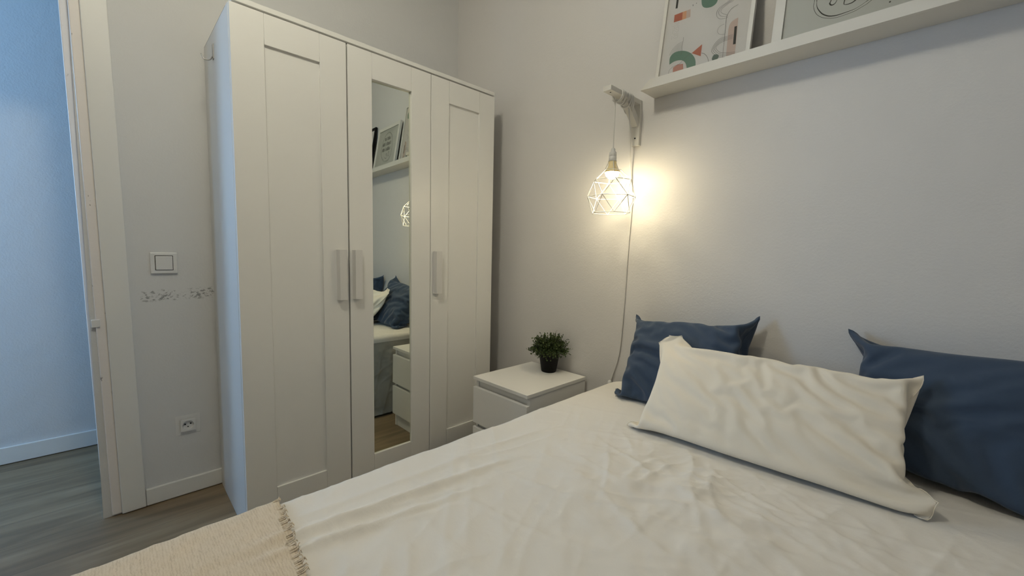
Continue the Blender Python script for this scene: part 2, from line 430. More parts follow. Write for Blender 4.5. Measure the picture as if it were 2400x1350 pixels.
# ------------------------------------------------------------------ wardrobe
XF, YR = 0.5, -0.129
YL = YR-1.17
wd = thing('wardrobe', (0.26, YL+0.585, 0), 'tall white three-door wardrobe with a narrow mirror in its middle door', 'wardrobe')
XB = 0.014
ZT = 1.8795
MB().box(XB, 0.480, YL, YL+0.016, 0.0, ZT, bevel=0.001).build('side_panel', M_lacside, wd)
MB().box(XB, 0.480, YR-0.016, YR, 0.0, ZT, bevel=0.001).build('side_panel', M_lacside, wd)
MB().box(XB, 0.4995, YL+0.010, YR-0.0005, ZT+0.0035, ZT+0.0205, bevel=0.001).build('top_panel', M_lac, wd)
MB().box(XB, XB+0.006, YL+0.016, YR-0.016, 0.02, ZT).build('back_panel', M_lacside, wd)
MB().box(XB+0.02, 0.455, YL+0.016, YR-0.016, 0.0, 0.045).box(XB+0.006, 0.478, YL+0.016, YR-0.016, 0.045, 0.061).build('bottom_panel', M_lacside, wd)
MB().box(0.36, 0.42, YL+0.016, YR-0.016, ZT-0.05, ZT+0.003).box(XB, 0.44, YL+0.0012, YR-0.0012, ZT, ZT+0.0034).build('top_rail_gap_shade', M_dark, wd)  # dark rail and thin strip paint the shadow line under the top panel
DW = 1.17/3
def door(k, y0, y1, handle_y, glass=False):
    z0, z1 = 0.052, ZT-0.0035
    sw_, tr, br_ = 0.1005, 0.104, 0.106
    x0, x1 = 0.4815, XF
    g = 0.0004
    mb = MB()
    mb.box(x0, x1, y0, y0+sw_-g, z0, z1, bevel=0.0009); mb.box(x0, x1, y1-sw_+g, y1, z0, z1, bevel=0.0009)
    mb.box(x0, x1, y0+sw_+g, y1-sw_-g, z1-tr, z1, bevel=0.0009); mb.box(x0, x1, y0+sw_+g, y1-sw_-g, z0, z0+br_, bevel=0.0009)
    mb.box(x0+.001, x1-.0016, y0+.02, y1-.02, z1-tr+.02, z1-.004); mb.box(x0+.001, x1-.0016, y0+.02, y1-.02, z0+.004, z0+br_-.02)
    d = mb.build('door', M_lac, wd)
    if k: d.name = 'door.%03d' % k
    if glass:
        d['label'] = 'middle door with a mirror'
        # the pane is very slightly twisted from top to bottom
        mb = MB(); yc, zc = (y0+y1)/2, (z0+z1)/2; rows = []
        for q in range(25):
            z = z0+br_-.002 + (z1-tr-z0-br_+.004)*q/24; a_ = math.radians(-0.30 - 1.05*min(1.0, max(0.0, (z-0.35)/1.1)))
            rows.append([mb.bm.verts.new((x1-.0115 - math.tan(a_)*(yy-yc) - math.radians(0.28)*(z-zc), yy, z)) for yy in (y0+sw_-.002, y1-sw_+.002)])
        for ra, rb in zip(rows, rows[1:]): mb.bm.faces.new((ra[0], ra[1], rb[1], rb[0]))
        p = mb.build('mirror', M_mirror, d, smooth=True)
        MB().box(x0-.002, x0+.001, y0+sw_-.003, y1-sw_+.003, z0+br_-.003, z1-tr+.003).build('mirror_backing', M_dark, d)
    else:
        p = MB().box(x0, x1-0.0085, y0+sw_-.003, y1-sw_+.003, z0+br_-.003, z1-tr+.003).build('panel', M_lac, d)
    # handle: a shallow upright channel
    a, b = handle_y
    mb = MB(); prof = [(x1, a-0.004), (x1+0.024, a), (x1+0.024, b), (x1, b+0.001), (x1, b-0.002), (x1+0.0215, b-0.0022), (x1+0.0215, a+0.0022), (x1, a-0.0015)]
    mb.prism(prof, 0.864, 1.067)
    mb.box(x1, x1+0.0235, a, b, 0.864, 0.8665).box(x1, x1+0.0235, a, b, 1.0645, 1.067)
    h = mb.build('handle', M_handle, d)
    MB().lathe([(0.002, 0), (0.002, 0.0012)], (x1+0.012, (a+b)/2, 0.8630), 10).build('screw_cap', M_dark, d)
    return d
door(0, YL+0.001, YL+DW-0.0032, (-0.957, -0.928))
d2 = door(1, YL+DW+0.0026, YL+2*DW-0.002, (-0.893, -0.864), True)
door(2, YL+2*DW+0.001, YR-0.001, (-0.499, -0.468))
# coat hook on the side panel
mb = MB(); mb.box(0.205, 0.225, YL-0.003, YL, 1.775, 1.83, bevel=0.001)
mb.tube(smooth_path([(0.215, YL-0.003, 1.785), (0.21, YL-0.012, 1.772), (0.205, YL-0.03, 1.772), (0.20, YL-0.036, 1.79)]), 0.0022, 8)
mb.build('coat_hook', M_metal, wd)

# ------------------------------------------------------------------ nightstand
NX0, NX1, NY0, NY1, NZ = 0.714, 1.064, -0.420, -0.02, 0.4907
ns = thing('nightstand', ((NX0+NX1)/2, (NY0+NY1)/2, 0), 'low white two-drawer nightstand standing between bed and wardrobe', 'nightstand')
MB().box(NX0, NX1, NY0, NY1, NZ-0.0155, NZ, bevel=0.0012).build('top_panel', M_ns, ns)
for xa, xb in ((NX0+0.002, NX0+0.0175), (NX1-0.0175, NX1-0.002)):
    MB().box(xa, xb, NY0+0.018, NY1, 0.0, NZ-0.0158, bevel=0.0008).build('side_panel', M_ns, ns)
MB().box(NX0+0.0178, NX1-0.0178, NY1-0.006, NY1-0.002, 0.02, NZ-0.016).build('back_panel', M_ns, ns)
MB().box(NX0+0.0178, NX1-0.0178, NY0+0.024, NY0+0.039, NZ-0.07, NZ-0.016, bevel=0.0008).box(NX0+0.0178, NX1-0.0178, NY0+0.024, NY0+0.039, 0.225, 0.282, bevel=0.0008).build('front_rail', M_ns, ns)
MB().box(NX0+0.0178, NX1-0.0178, NY0+0.022, NY0+0.036, 0.0, 0.068, bevel=0.0008).build('plinth', M_ns, ns)
for z0, z1 in ((0.270, 0.442), (0.078, 0.250)):
    d = MB().box(NX0+0.0015, NX1-0.0015, NY0, NY0+0.0165, z0, z1, bevel=0.0012).build('drawer', M_ns, ns)
    MB().box(NX0+0.03, NX1-0.03, NY0+0.0168, NY1-0.03, z0+0.02, z1-0.06).build('drawer_box', M_ns, d)

# ------------------------------------------------------------------ potted plant
random.seed(4)
PX, PY = 0.889, -0.085
pl = thing('potted_plant', (PX, PY, NZ), 'small bushy green plant in a black pot on the white nightstand', 'potted plant')
MB().lathe([(0.0345, 0.0), (0.0365, 0.002), (0.0510, 0.094), (0.0530, 0.094), (0.0540, 0.102), (0.0500, 0.102), (0.0485, 0.090), (0.002, 0.090)], (PX, PY, NZ+0.0002), 40).build('pot', M_black, pl)
stems = MB(); leaves = MB()
for k in range(430):
    a = random.uniform(0, 2*PI); el = math.radians(random.choice([random.uniform(2, 35), random.uniform(20, 88)]))
    L = (0.028+0.050*random.random()**0.7)*(1.0 + 0.12*random.random()) * (1.0 if el < 1.1 else 1.05)
    b0 = Vector((PX + 0.04*math.cos(a)*random.random(), PY + 0.04*math.sin(a)*random.random(), NZ+0.100))
    d = Vector((math.cos(a)*math.cos(el), math.sin(a)*math.cos(el), math.sin(el)))
    if d.y > 0 and b0.y + d.y*L > -0.018: d.y *= max(0.0, (-0.018-b0.y)/(d.y*L)); 
    pts = []
    for t in (0, .35, .7, 1.0):
        q = b0 + d*L*t + Vector((0, 0, 0.02*t - 0.026*t*t*(1.5 if el < .5 else .6))) + Vector((random.gauss(0, .003), random.gauss(0, .003), random.gauss(0, .003)))*t
        q.y = min(q.y, -0.012); pts.append(q)
    pts = smooth_path(pts, 3)
    stems.tube(pts, 0.0007, 4)
    n = random.randint(10, 15)
    for j in range(n):
        t = 0.25 + 0.75*(j+1)/n
        p = pts[min(int(t*(len(pts)-1)), len(pts)-1)]
        ln = random.uniform(0.007, 0.0120); wdt = ln*0.42
        dd = (d*0.5 + Vector((random.gauss(0, 1), random.gauss(0, 1), random.gauss(0.25, 1))).normalized()).normalized()
        sd = dd.orthogonal().normalized(); sd = Matrix.Rotation(random.uniform(0, 2*PI), 3, dd) @ sd; nn = dd.cross(sd)
        if p.y + dd.y*ln > -0.004: continue
        v = [p, p+dd*ln*.45+sd*wdt+nn*ln*.12, p+dd*ln, p+dd*ln*.45-sd*wdt+nn*ln*.12, p+dd*ln*.5]
        vs = [leaves.bm.verts.new(q) for q in v]
        leaves.bm.faces.new((vs[0], vs[1], vs[2], vs[4])); leaves.bm.faces.new((vs[0], vs[4], vs[2], vs[3]))
stems.build('stems', plain('plant_stem', (0.03, 0.035, 0.012, 1), 0.7), pl)
fo = leaves.build('foliage', M_leaf, pl); fo['kind'] = 'stuff'

# ------------------------------------------------------------------ wall bracket
bx0, bx1 = 1.2455, 1.2815
wb = thing('wall_bracket', (1.263, 0, 1.61), 'white wooden bracket on the wall carrying the lamp cord', 'bracket')
MB().box(bx0, bx1, -0.018, -0.0005, 1.527, 1.708, bevel=0.001).build('wall_plate', M_brk, wb)
MB().box(bx0-.001, bx1-.001, -0.236, -0.018, 1.690, 1.708, bevel=0.001).build('arm', M_brk, wb)
mb = MB(); mb.prism([(-0.018, 1.634), (-0.018, 1.603), (-0.026, 1.603), (-0.112, 1.680), (-0.112, 1.690), (-0.080, 1.690)], bx0+0.005, bx1-0.005, ax=0); mb.build('brace', M_brk, wb)
MB().lathe([(0.003, 0), (0.003, 0.0012)], ((bx0+bx1)/2, -0.0178, 1.557), 14, M=Matrix.Rotation(PI/2, 4, 'X')).build('screw_hole', M_hole, wb)
MB().lathe([(0.003, 0), (0.003, 0.0012)], ((bx0+bx1)/2, -0.213, 1.6892), 14).build('screw_hole', M_hole, wb)

# ------------------------------------------------------------------ pendant lamp
LX, LY = 1.2615, -0.175
pd = thing('pendant_lamp', (LX, LY, 1.45), 'lit bedside bulb in a white geometric wire cage hung from the bracket', 'lamp')
mb = MB()
path = [(LX, LY, 1.486), (LX, LY, 1.56), (LX-.0005, LY+.001, 1.63), (LX-.003, LY+.002, 1.668), (bx0+.004, LY+.004, 1.683)]
xa, xb = bx0-.004, bx1+.002
y = LY+.004
NT = 9
for k in range(NT):         # turns of cord wound round the arm and the top of the brace
    y0 = y; y += 0.0105
    lo = 1.685 - (0.004 if k % 2 else 0.009) - max(0.0, y0+.118)*0.75
    hi = 1.7115 + (0.003 if k % 2 else 0.0)
    path += [(xa, y0+.001, hi-.004), ((xa+xb)/2, y0+.003, hi), (xb, y0+.006, hi-.004), (xb+.001, y0+.008, lo+.010), ((xa+xb)/2, y0+.012+.006*(k % 3), lo-.006), (xa-.001, y0+.011+.004*(k % 3), lo+.004)]
path += [(xa, -0.094, 1.7115), (1.258, -0.098, 1.7145), (1.272, -0.099, 1.709), (1.2715, -0.097, 1.694), (1.270, -0.087, 1.655), (1.2665, -0.066, 1.590), (1.258, -0.040, 1.518), (1.250, -0.020, 1.440), (1.2535, -0.009, 1.357), (1.2585, -0.006, 1.312), (1.254, -0.005, 1.213), (1.2475, -0.005, 1.067), (1.244, -0.005, 0.918), (1.234, -0.005, 0.689), (1.222, -0.005, 0.60), (1.197, -0.006, 0.515), (1.19, -0.010, 0.47)]
mb.tube(smooth_path(path, 5), 0.0027, 8)
mb.build('cord', M_cord, pd)
MB().lathe([(0.004, 0.0), (0.0085, 0.004), (0.009, 0.03), (0.004, 0.035)], (1.1905, -0.0115, 0.468), 14).build('plug', M_plastic, pd)
MB().lathe([(0.0055, 0.0), (0.0085, -0.004), (0.0085, -0.012), (0.0145, -0.017), (0.0150, -0.030), (0.0142, -0.0305), (0.0142, -0.0325), (0.0150, -0.033), (0.0150, -0.048), (0.0130, -0.050)], (LX, LY, 1.4885), 28).build('socket', M_cord, pd)
bl = MB().lathe([(0.0135, 0.0), (0.0155, -0.004), (0.0150, -0.014), (0.0165, -0.022), (0.0215, -0.030), (0.0275, -0.0375), (0.0295, -0.0415), (0.0288, -0.0440), (0.0265, -0.041)], (LX, LY, 1.4385), 28).build('bulb_base', M_bulbbase, pd)
prof = [(0.0262, 0.0015)] + [(0.0268*math.sin(a), 0.027*math.cos(a)) for a in [PI/2 + (PI/2-0.02)*k/14 for k in range(15)]]
MB().lathe(prof, (LX, LY, 1.3955), 32).build('bulb', M_bulb, pd)
# wire cage: four rings of six nodes, alternate rings turned by 30 degrees
cg = MB()
A0 = math.radians(-20.5)
import cmath
vd = math.atan2(-1.61827-LY, 2.19287-LX)   # bearing of the room seen from the lamp
CX, CY = LX+0.0005, LY
def ring(r, z, off):
    return [Vector((CX + r*math.cos(vd+A0+off+k*PI/3), CY + r*math.sin(vd+A0+off+k*PI/3), z)) for k in range(6)]
r1 = ring(0.0335, 1.403, PI/6); r2 = ring(0.0765, 1.363, PI/6); r3 = ring(0.094, 1.300, 0); r4 = ring(0.0765, 1.236, PI/6)
wr = 0.00135
def wire(a, b): cg.tube([a, b], wr, 7)
for k in range(6):
    j = (k+1) % 6
    wire(r1[k], r1[j]); wire(r1[k], r2[k]); wire(r2[k], r2[j]); wire(r3[k], r3[j]); wire(r4[k], r4[j])
    wire(r2[k], r3[k]); wire(r2[k], r3[j]); wire(r4[k], r3[k]); wire(r4[k], r3[j])
for rr in (r1, r2, r3, r4):
    for v in rr: bmesh.ops.create_uvsphere(cg.bm, u_segments=8, v_segments=6, radius=0.0022, matrix=Matrix.Translation(v))
sock = [Vector((LX + 0.0158*math.cos(k*PI/8), LY+0.0158*math.sin(k*PI/8), 1.439)) for k in range(16)]
cg.tube(sock, 0.0011, 6, closed=True)
for k in range(0, 6, 2):
    aa = vd+A0+PI/6+k*PI/3
    wire(r1[k], Vector((LX+0.0158*math.cos(aa), LY+0.0158*math.sin(aa), 1.439)))
cg.build('wire_shade', M_wire, pd, smooth=True)

# ------------------------------------------------------------------ picture ledge
SX0, SX1 = 1.332, 2.485
lg = thing('picture_ledge', ((SX0+SX1)/2, 0, 1.72), 'long white picture ledge fixed on the wall over the bed', 'shelf')
MB().box(SX0, SX1, -0.100, -0.0005, 1.7055, 1.7185, bevel=0.001).build('shelf_board', M_brk, lg)
mb = MB(); mb.prism([(SX0, 1.7055), (SX1, 1.7055), (SX1-.037, 1.7385), (SX0+.037, 1.7385)], -0.113, -0.0998, ax=1); mb.build('front_lip', M_brk, lg)   # lip with slanted ends
MB().box(SX0, SX1, -0.012, -0.0005, 1.7185, 1.775, bevel=0.001).build('back_board', M_brk, lg)

# ------------------------------------------------------------------ framed pictures
TH = math.radians(9.5)
UPV = Vector((0, math.sin(TH), math.cos(TH))); NV = Vector((0, -math.cos(TH), math.sin(TH)))
P0 = Vector((1.37, -0.0865, 1.7222))
def P(u, v, d=0.0): return P0 + Vector((1, 0, 0))*u + UPV*v + NV*d
def M_ART(name, c): return plain(name, c, 0.6)
A_paper = plain('art_paper', (0.70, 0.665, 0.66, 1), 0.7, 0.3, 0.04)
A_paper2 = plain('art_paper_grey', (0.63, 0.64, 0.65, 1), 0.7, 0.3, 0.04)
A_green = M_ART('art_sage_green', lin(104, 134, 119)); A_dgreen = M_ART('art_dark_green', lin(92, 108, 100))
A_terra = M_ART('art_terracotta', lin(180, 101, 77)); A_rose = M_ART('art_dusty_rose', lin(190, 138, 126))
A_pink = M_ART('art_pale_pink', lin(200, 178, 170)); A_black = M_ART('art_black', (0.008, 0.007, 0.006, 1)); A_line = M_ART('art_grey_line', (0.14, 0.13, 0.125, 1))
A_tan = M_ART('art_tan', lin(212, 160, 125)); A_fl = M_ART('art_faint_line', (0.30, 0.28, 0.28, 1))
def frame(name, u0, u1, h, bw, depth, fm, label, cat='picture'):
    c = P((u0+u1)/2, 0)
    t = thing(name, c, label, cat, 'pictures on the ledge')
    mb = MB()
    def bar(a0, a1, b0, b1):
        f0 = [P(a0, b0, 0), P(a1, b0, 0), P(a1, b1, 0), P(a0, b1, 0)]; k0 = [p - NV*depth for p in f0]
        vf = [mb.bm.verts.new(p) for p in f0]; vk = [mb.bm.verts.new(p) for p in k0]
        fs = [mb.bm.faces.new(vf), mb.bm.faces.new(list(reversed(vk)))]
        for k in range(4): fs.append(mb.bm.faces.new((vf[k], vk[k], vk[(k+1) % 4], vf[(k+1) % 4])))
        bmesh.ops.recalc_face_normals(mb.bm, faces=fs)
    bar(u0, u0+bw, 0, h); bar(u1-bw, u1, 0, h); bar(u0+bw, u1-bw, 0, bw); bar(u0+bw, u1-bw, h-bw, h)
    mb.build('frame_moulding', fm, t)
    b = MB(); b.poly([P(u0+bw, bw, -depth+.001), P(u1-bw, bw, -depth+.001), P(u1-bw, h-bw, -depth+.001), P(u0+bw, h-bw, -depth+.001)]); b.build('backing', M_dark, t)
    return t
class Art:
    """flat print: background and shapes stacked a tenth of a millimetre apart"""
    def __init__(s, d): s.mb = MB(); s.d = d; s.k = 0
    def up(s): s.k += 1; return s.d + s.k*0.00002
    def fill(s, pts, mat):
        d = s.up(); s.mb.poly([P(u, v, d) for u, v in pts], mat); return s
    def line(s, pts, wd_, mat, n=6, straight=False):
        q = [Vector((u, v, 0)) for u, v in pts]
        if not straight: q = smooth_path(q, n)
        d = s.up(); L = []
        for k, p in enumerate(q):
            t = (q[min(k+1, len(q)-1)] - q[max(k-1, 0)]); t = t.normalized() if t.length > 1e-9 else Vector((1, 0, 0)); nn = Vector((-t.y, t.x, 0))
            w_ = wd_(k/(len(q)-1)) if callable(wd_) else wd_
            L.append((P(p.x+nn.x*w_/2, p.y+nn.y*w_/2, d), P(p.x-nn.x*w_/2, p.y-nn.y*w_/2, d)))
        vs = [(s.mb.bm.verts.new(a), s.mb.bm.verts.new(b)) for a, b in L]; i = s.mb.mi(mat)
        for a, b in zip(vs, vs[1:]):
            f = s.mb.bm.faces.new((a[0], b[0], b[1], a[1])); f.material_index = i
        return s
    def dot(s, u, v, r, mat):
        s.k -= 1      # dots never overlap: they share one layer
        return s.fill([(u+r*math.cos(a), v+r*math.sin(a)) for a in [2*PI*k/12 for k in range(12)]], mat)
def sm2(pts, n=6): return [(p.x, p.y) for p in smooth_path([Vector((a, b, 0)) for a, b in pts], n)]

# picture 1: abstract shapes
F1 = (0.004, 0.332, 0.435)
t1 = frame('framed_print', F1[0], F1[1], F1[2], 0.0125, 0.013, M_brk, 'white framed abstract print of sage green arches and terracotta shapes, on the ledge')
a = Art(-0.0085); bw = 0.0125
a.fill([(F1[0]+bw, bw), (F1[1]-bw, bw), (F1[1]-bw, F1[2]-bw), (F1[0]+bw, F1[2]-bw)], A_paper); a.up()
a.fill([(0.0465, 0.2363), (0.0455, 0.2655), (0.077, 0.265), (0.0785, 0.2340)], A_terra)
a.fill([(0.0785, 0.2340), (0.077, 0.265), (0.0915, 0.2645), (0.0935, 0.2335)], A_tan)
a.fill([(0.0935, 0.2335), (0.0915, 0.2645), (0.1065, 0.264), (0.1094, 0.233)], A_pink)
a.fill([(0.046, 0.2905), (0.0541, 0.2890), (0.054, 0.36), (0.046, 0.36)], A_black)
a.fill(sm2([(0.143, 0.285), (0.1469, 0.2643), (0.1549, 0.2509), (0.1684, 0.2431), (0.1853, 0.2404), (0.1987, 0.2467), (0.203, 0.262), (0.198, 0.285), (0.183, 0.305), (0.160, 0.310), (0.147, 0.300), (0.143, 0.285)]), A_green)
rnd = random.Random(2)
for cx_ in range(5):
    for rr in range(14):
        if rnd.random() < 0.75: a.dot(0.047+cx_*0.0055+rnd.uniform(-.0006, .0006), 0.230-rr*0.0046, 0.0007, A_line)
for k in range(12): a.dot(0.104+rnd.random()*0.03, 0.272+rnd.random()*0.05, 0.0016, A_line)
cc = (0.093, 0.098)
for k in range(7):
    r = 0.016+0.0052*k
    a.line([(cc[0]+r*math.cos(t), cc[1]+r*math.sin(t)) for t in [math.radians(d) for d in range(88, 174, 10)]], 0.0008, A_line)
a.fill(sm2([(0.0515, 0.0705), (0.0497, 0.0962), (0.0575, 0.1085), (0.074, 0.1135), (0.0995, 0.1083), (0.1234, 0.0946), (0.141, 0.0753), (0.1515, 0.052), (0.1545, 0.015)]) + sm2([(0.1235, 0.015), (0.1224, 0.0312), (0.1154, 0.0546), (0.1023, 0.0701), (0.0857, 0.0765), (0.0674, 0.0767), (0.0515, 0.0705)]), A_green)
a.fill([(0.0704, 0.020), (0.0680, 0.0540), (0.084, 0.0615), (0.1055, 0.057), (0.1115, 0.0200)], A_rose)
a.line([(0.0515, 0.020), (0.0523, 0.0342), (0.055, 0.049), (0.0698, 0.0587), (0.0881, 0.0600), (0.1003, 0.0684), (0.118, 0.084), (0.134, 0.089)], 0.0009, A_line)
a.line([(0.0925, 0.162), (0.094, 0.145), (0.0915, 0.130), (0.094, 0.112), (0.093, 0.095)], 0.0009, A_line)
a.line([(0.1695, 0.0769), (0.182, 0.0683), (0.1933, 0.0516), (0.200, 0.030), (0.202, 0.016)], 0.0013, A_line)
a.fill([(0.1675, 0.1094), (0.1329, 0.088), (0.1678, 0.0654)], A_terra)
a.fill(sm2([(0.2568, 0.0300), (0.2536, 0.1117), (0.2535, 0.1400), (0.2585, 0.1535), (0.2690, 0.1600), (0.2805, 0.1625)]) + [(0.2829, 0.1000), (0.2845, 0.0300), (0.285, 0.014), (0.257, 0.014)], A_pink)
a.fill([(0.2745, 0.0711), (0.272, 0.1341), (0.2799, 0.1339), (0.2829, 0.0701)], A_black)
for k in range(4):
    e = 0.0045*k
    a.line([(0.285, 0.030+e*.9), (0.262, 0.0335+e), (0.231+e*.3, 0.0433+e), (0.206+e, 0.0674+e*.6), (0.2069+e, 0.0845), (0.2168+e, 0.100-e*.7), (0.2304+e, 0.1077-e), (0.2438, 0.1080-e), (0.27, 0.1075-e)], 0.0009, A_line)
a.line([(0.2462, 0.014), (0.2441, 0.0778), (0.2418, 0.1566), (0.241, 0.1757), (0.2448, 0.1913), (0.2546, 0.2044), (0.2748, 0.2107)], 0.0011, A_line)
for k in range(3):
    e = 0.0072*k
    a.line([(0.246-e*.2, 0.178+e*.6), (0.235, 0.1773+e), (0.2168+e*.7, 0.1837+e), (0.2061+e, 0.1991+e*.4), (0.2057+e, 0.2152), (0.216+e, 0.2268-e*.3), (0.236+e*.6, 0.234-e*.3), (0.256, 0.245-e), (0.262, 0.27-e), (0.25+e*.5, 0.29-e)], 0.001, A_fl)
a.line([(0.242, 0.1191), (0.2255, 0.1244), (0.2167, 0.1363), (0.218, 0.1501), (0.2275, 0.1559), (0.2375, 0.1567)], 0.001, A_fl)
a.fill(sm2([(0.209, 0.0426), (0.2123, 0.0526), (0.2193, 0.055), (0.2303, 0.049), (0.2308, 0.0387), (0.2222, 0.0313), (0.213, 0.0335), (0.209, 0.0426)]), A_dgreen)
# upper part, seen only in the wardrobe mirror
a.fill(sm2([(0.235, 0.36), (0.25, 0.345), (0.285, 0.335), (0.30, 0.36), (0.295, 0.385), (0.26, 0.392), (0.238, 0.38), (0.235, 0.36)]), A_green)
a.fill([(0.09, 0.345), (0.14, 0.345), (0.14, 0.395), (0.09, 0.395)], A_rose)
a.mb.build('print', None, t1)
g = MB(); g.poly([P(F1[0]+bw, bw, -0.0045), P(F1[1]-bw, bw, -0.0045), P(F1[1]-bw, F1[2]-bw, -0.0045), P(F1[0]+bw, F1[2]-bw, -0.0045)]); g.build('glass', M_glass, t1)
# picture 2: lettering in a brushed ring
F2 = (0.394, 0.790, 0.352); bw2 = 0.027
t2 = frame('framed_print.001', F2[0], F2[1], F2[2], bw2, 0.016, M_brk, 'wide white framed print with black brushed lettering inside a ring')
a = Art(-0.007)
a.fill([(F2[0]+bw2, bw2), (F2[1]-bw2, bw2), (F2[1]-bw2, F2[2]-bw2), (F2[0]+bw2, F2[2]-bw2)], A_paper2); a.up()
oo = [(0.4963, 0.1258), (0.4954, 0.1119), (0.4993, 0.0961), (0.5077, 0.0799), (0.5225, 0.0655), (0.541, 0.0561), (0.5542, 0.0529), (0.5732, 0.0528), (0.5956, 0.0551), (0.6102, 0.0604), (0.6216, 0.0649)]
ii = [(0.5023, 0.1232), (0.5036, 0.1099), (0.5083, 0.0966), (0.5189, 0.0796), (0.531, 0.0684), (0.5425, 0.0624), (0.5567, 0.0594), (0.5746, 0.0597), (0.595, 0.0614), (0.6076, 0.0661), (0.6199, 0.0728)]
rest = [(0.655, 0.09), (0.685, 0.13), (0.695, 0.18), (0.682, 0.24), (0.645, 0.285), (0.59, 0.298), (0.54, 0.275), (0.508, 0.225), (0.497, 0.17)]
a.line(oo, 0.0011, A_black); a.line(oo[-1:] + rest + oo[:1], 0.0013, A_black)
a.line(ii, lambda t: 0.0010+0.0022*math.sin(PI*min(1, t*1.15))**1.5, A_black)
a.line(ii[-1:] + [(u*0.965+0.0208, v*0.965+0.006) for u, v in rest] + ii[:1], 0.0016, A_black)
thick = lambda t: 0.0012 + 0.0022*abs(math.sin(5*t))
a.line([(0.5400, 0.125), (0.537, 0.1084), (0.5353, 0.1035), (0.5392, 0.097), (0.5446, 0.0961), (0.5496, 0.1002), (0.553, 0.112), (0.551, 0.128), (0.544, 0.133), (0.540, 0.125)], thick, A_black)
a.line([(0.575, 0.104), (0.588, 0.110), (0.590, 0.118), (0.580, 0.122), (0.5725, 0.108), (0.5697, 0.0889), (0.5733, 0.084), (0.5828, 0.0827), (0.5918, 0.0849), (0.604, 0.095)], thick, A_black)
rnd = random.Random(9)
for base_v, u_from, u_to in ((0.150, 0.525, 0.668), (0.195, 0.520, 0.670), (0.238, 0.540, 0.650)):
    pts = []; u = u_from
    while u < u_to:
        pts += [(u, base_v), (u+0.004, base_v+rnd.uniform(.014, .03)), (u+0.009, base_v+rnd.uniform(.008, .02)), (u+0.008, base_v-.001)]
        u += 0.0125
    a.line(pts, thick, A_black)
a.dot(0.6715, 0.0504, 0.0022, A_black)
a.mb.build('print', None, t2)
g = MB(); g.poly([P(F2[0]+bw2, bw2, -0.0035), P(F2[1]-bw2, bw2, -0.0035), P(F2[1]-bw2, F2[2]-bw2, -0.0035), P(F2[0]+bw2, F2[2]-bw2, -0.0035)]); g.build('glass', M_glass, t2)
# picture 3: black frame, only its edge shows in the wardrobe mirror
F3 = (0.868, 1.105, 0.40)
t3 = frame('framed_print.002', F3[0], F3[1], F3[2], 0.02, 0.014, M_black, 'black framed picture at the far end of the ledge, its edge showing in the mirror')
a = Art(-0.008); a.fill([(F3[0]+.02, .02), (F3[1]-.02, .02), (F3[1]-.02, F3[2]-.02), (F3[0]+.02, F3[2]-.02)], A_paper); a.mb.build('print', None, t3)

# ------------------------------------------------------------------ bed
BX0, BX1, BY0, BY1, BZ = 1.238, 2.61, -1.93, -0.012, 0.530
bd = thing('bed', ((BX0+BX1)/2, -0.97, 0), 'low double bed pushed against the headboard wall, mostly hidden by its sheet', 'bed')
MB().box(BX0+.03, BX1-.03, BY0+.03, BY1-.02, 0.30, 0.500, bevel=0.05, seg=4).build('mattress', fabric('mattress_ticking', (0.7, 0.68, 0.64, 1)), bd)
MB().box(BX0+.03, BX1-.03, BY0+.03, BY1-.02, 0.12, 0.30, bevel=0.01).build('base', plain('bed_base_fabric', (0.35, 0.33, 0.30, 1), 0.9), bd)
for lx in (BX0+.10, BX1-.10):
    for ly in (BY0+.12, BY1-.12):
        MB().lathe([(0.024, 0.0), (0.028, 0.12)], (lx, ly, 0), 16).build('leg', M_dark, bd)

RC, RR = 0.070, 0.028           # plan corner radius, edge rounding
def drape(S_, T_, off, wr_top, wr_side, zmin):
    """wrap flat points (S_,T_) over the mattress block; returns x, y, z"""
    cx0, cx1, cy0, cy1 = BX0+RR+RC, BX1-RR-RC, BY0+RR+RC, BY1-RR-RC
    qx = np.clip(S_, cx0, cx1); qy = np.clip(T_, cy0, cy1)
    dx, dy = S_-qx, T_-qy; d = np.hypot(dx, dy); nx = np.where(d > 1e-9, dx/np.maximum(d, 1e-9), 0); ny = np.where(d > 1e-9, dy/np.maximum(d, 1e-9), 0)
    a = np.maximum(d-RC, 0.0)
    R = RR+off
    ang = np.minimum(a/RR, PI/2)
    down = np.maximum(a-RR*PI/2, 0)
    rad = np.minimum(d, RC) + R*np.sin(ang)
    x = qx + nx*rad; y = qy + ny*rad; z = BZ - RR + R*np.cos(ang) - down
    top = np.cos(ang)
    wt = wr_top*top; ws = wr_side*np.clip(down/0.12, 0, 1)
    x = x + nx*(ws + wt*np.sin(ang)); y = y + ny*(ws + wt*np.sin(ang)); z = z + wt*np.cos(ang)
    return x, y, np.maximum(z, zmin)
def grid_mesh(name, X, Y, Z, mat, parent=None, wrap=False):
    n, m_ = X.shape
    co = np.stack([X, Y, Z], -1).reshape(-1, 3)
    idx = np.arange(n*m_).reshape(n, m_)
    fc = np.stack([idx[:-1, :-1], idx[1:, :-1], idx[1:, 1:], idx[:-1, 1:]], -1).reshape(-1, 4)
    me = bpy.data.meshes.new(name); me.from_pydata(co.tolist(), [], fc.tolist())
    me.polygons.foreach_set('use_smooth', [True]*len(fc)); me.materials.append(mat); me.update()
    o = bpy.data.objects.new(name, me); COL.objects.link(o)
    if parent is not None: o.parent = parent; o.matrix_parent_inverse = Matrix.Translation(-Vector(parent.location))
    return o
def rot2(x, y, deg): c, s_ = math.cos(math.radians(deg)), math.sin(math.radians(deg)); return x*c+y*s_, -x*s_+y*c
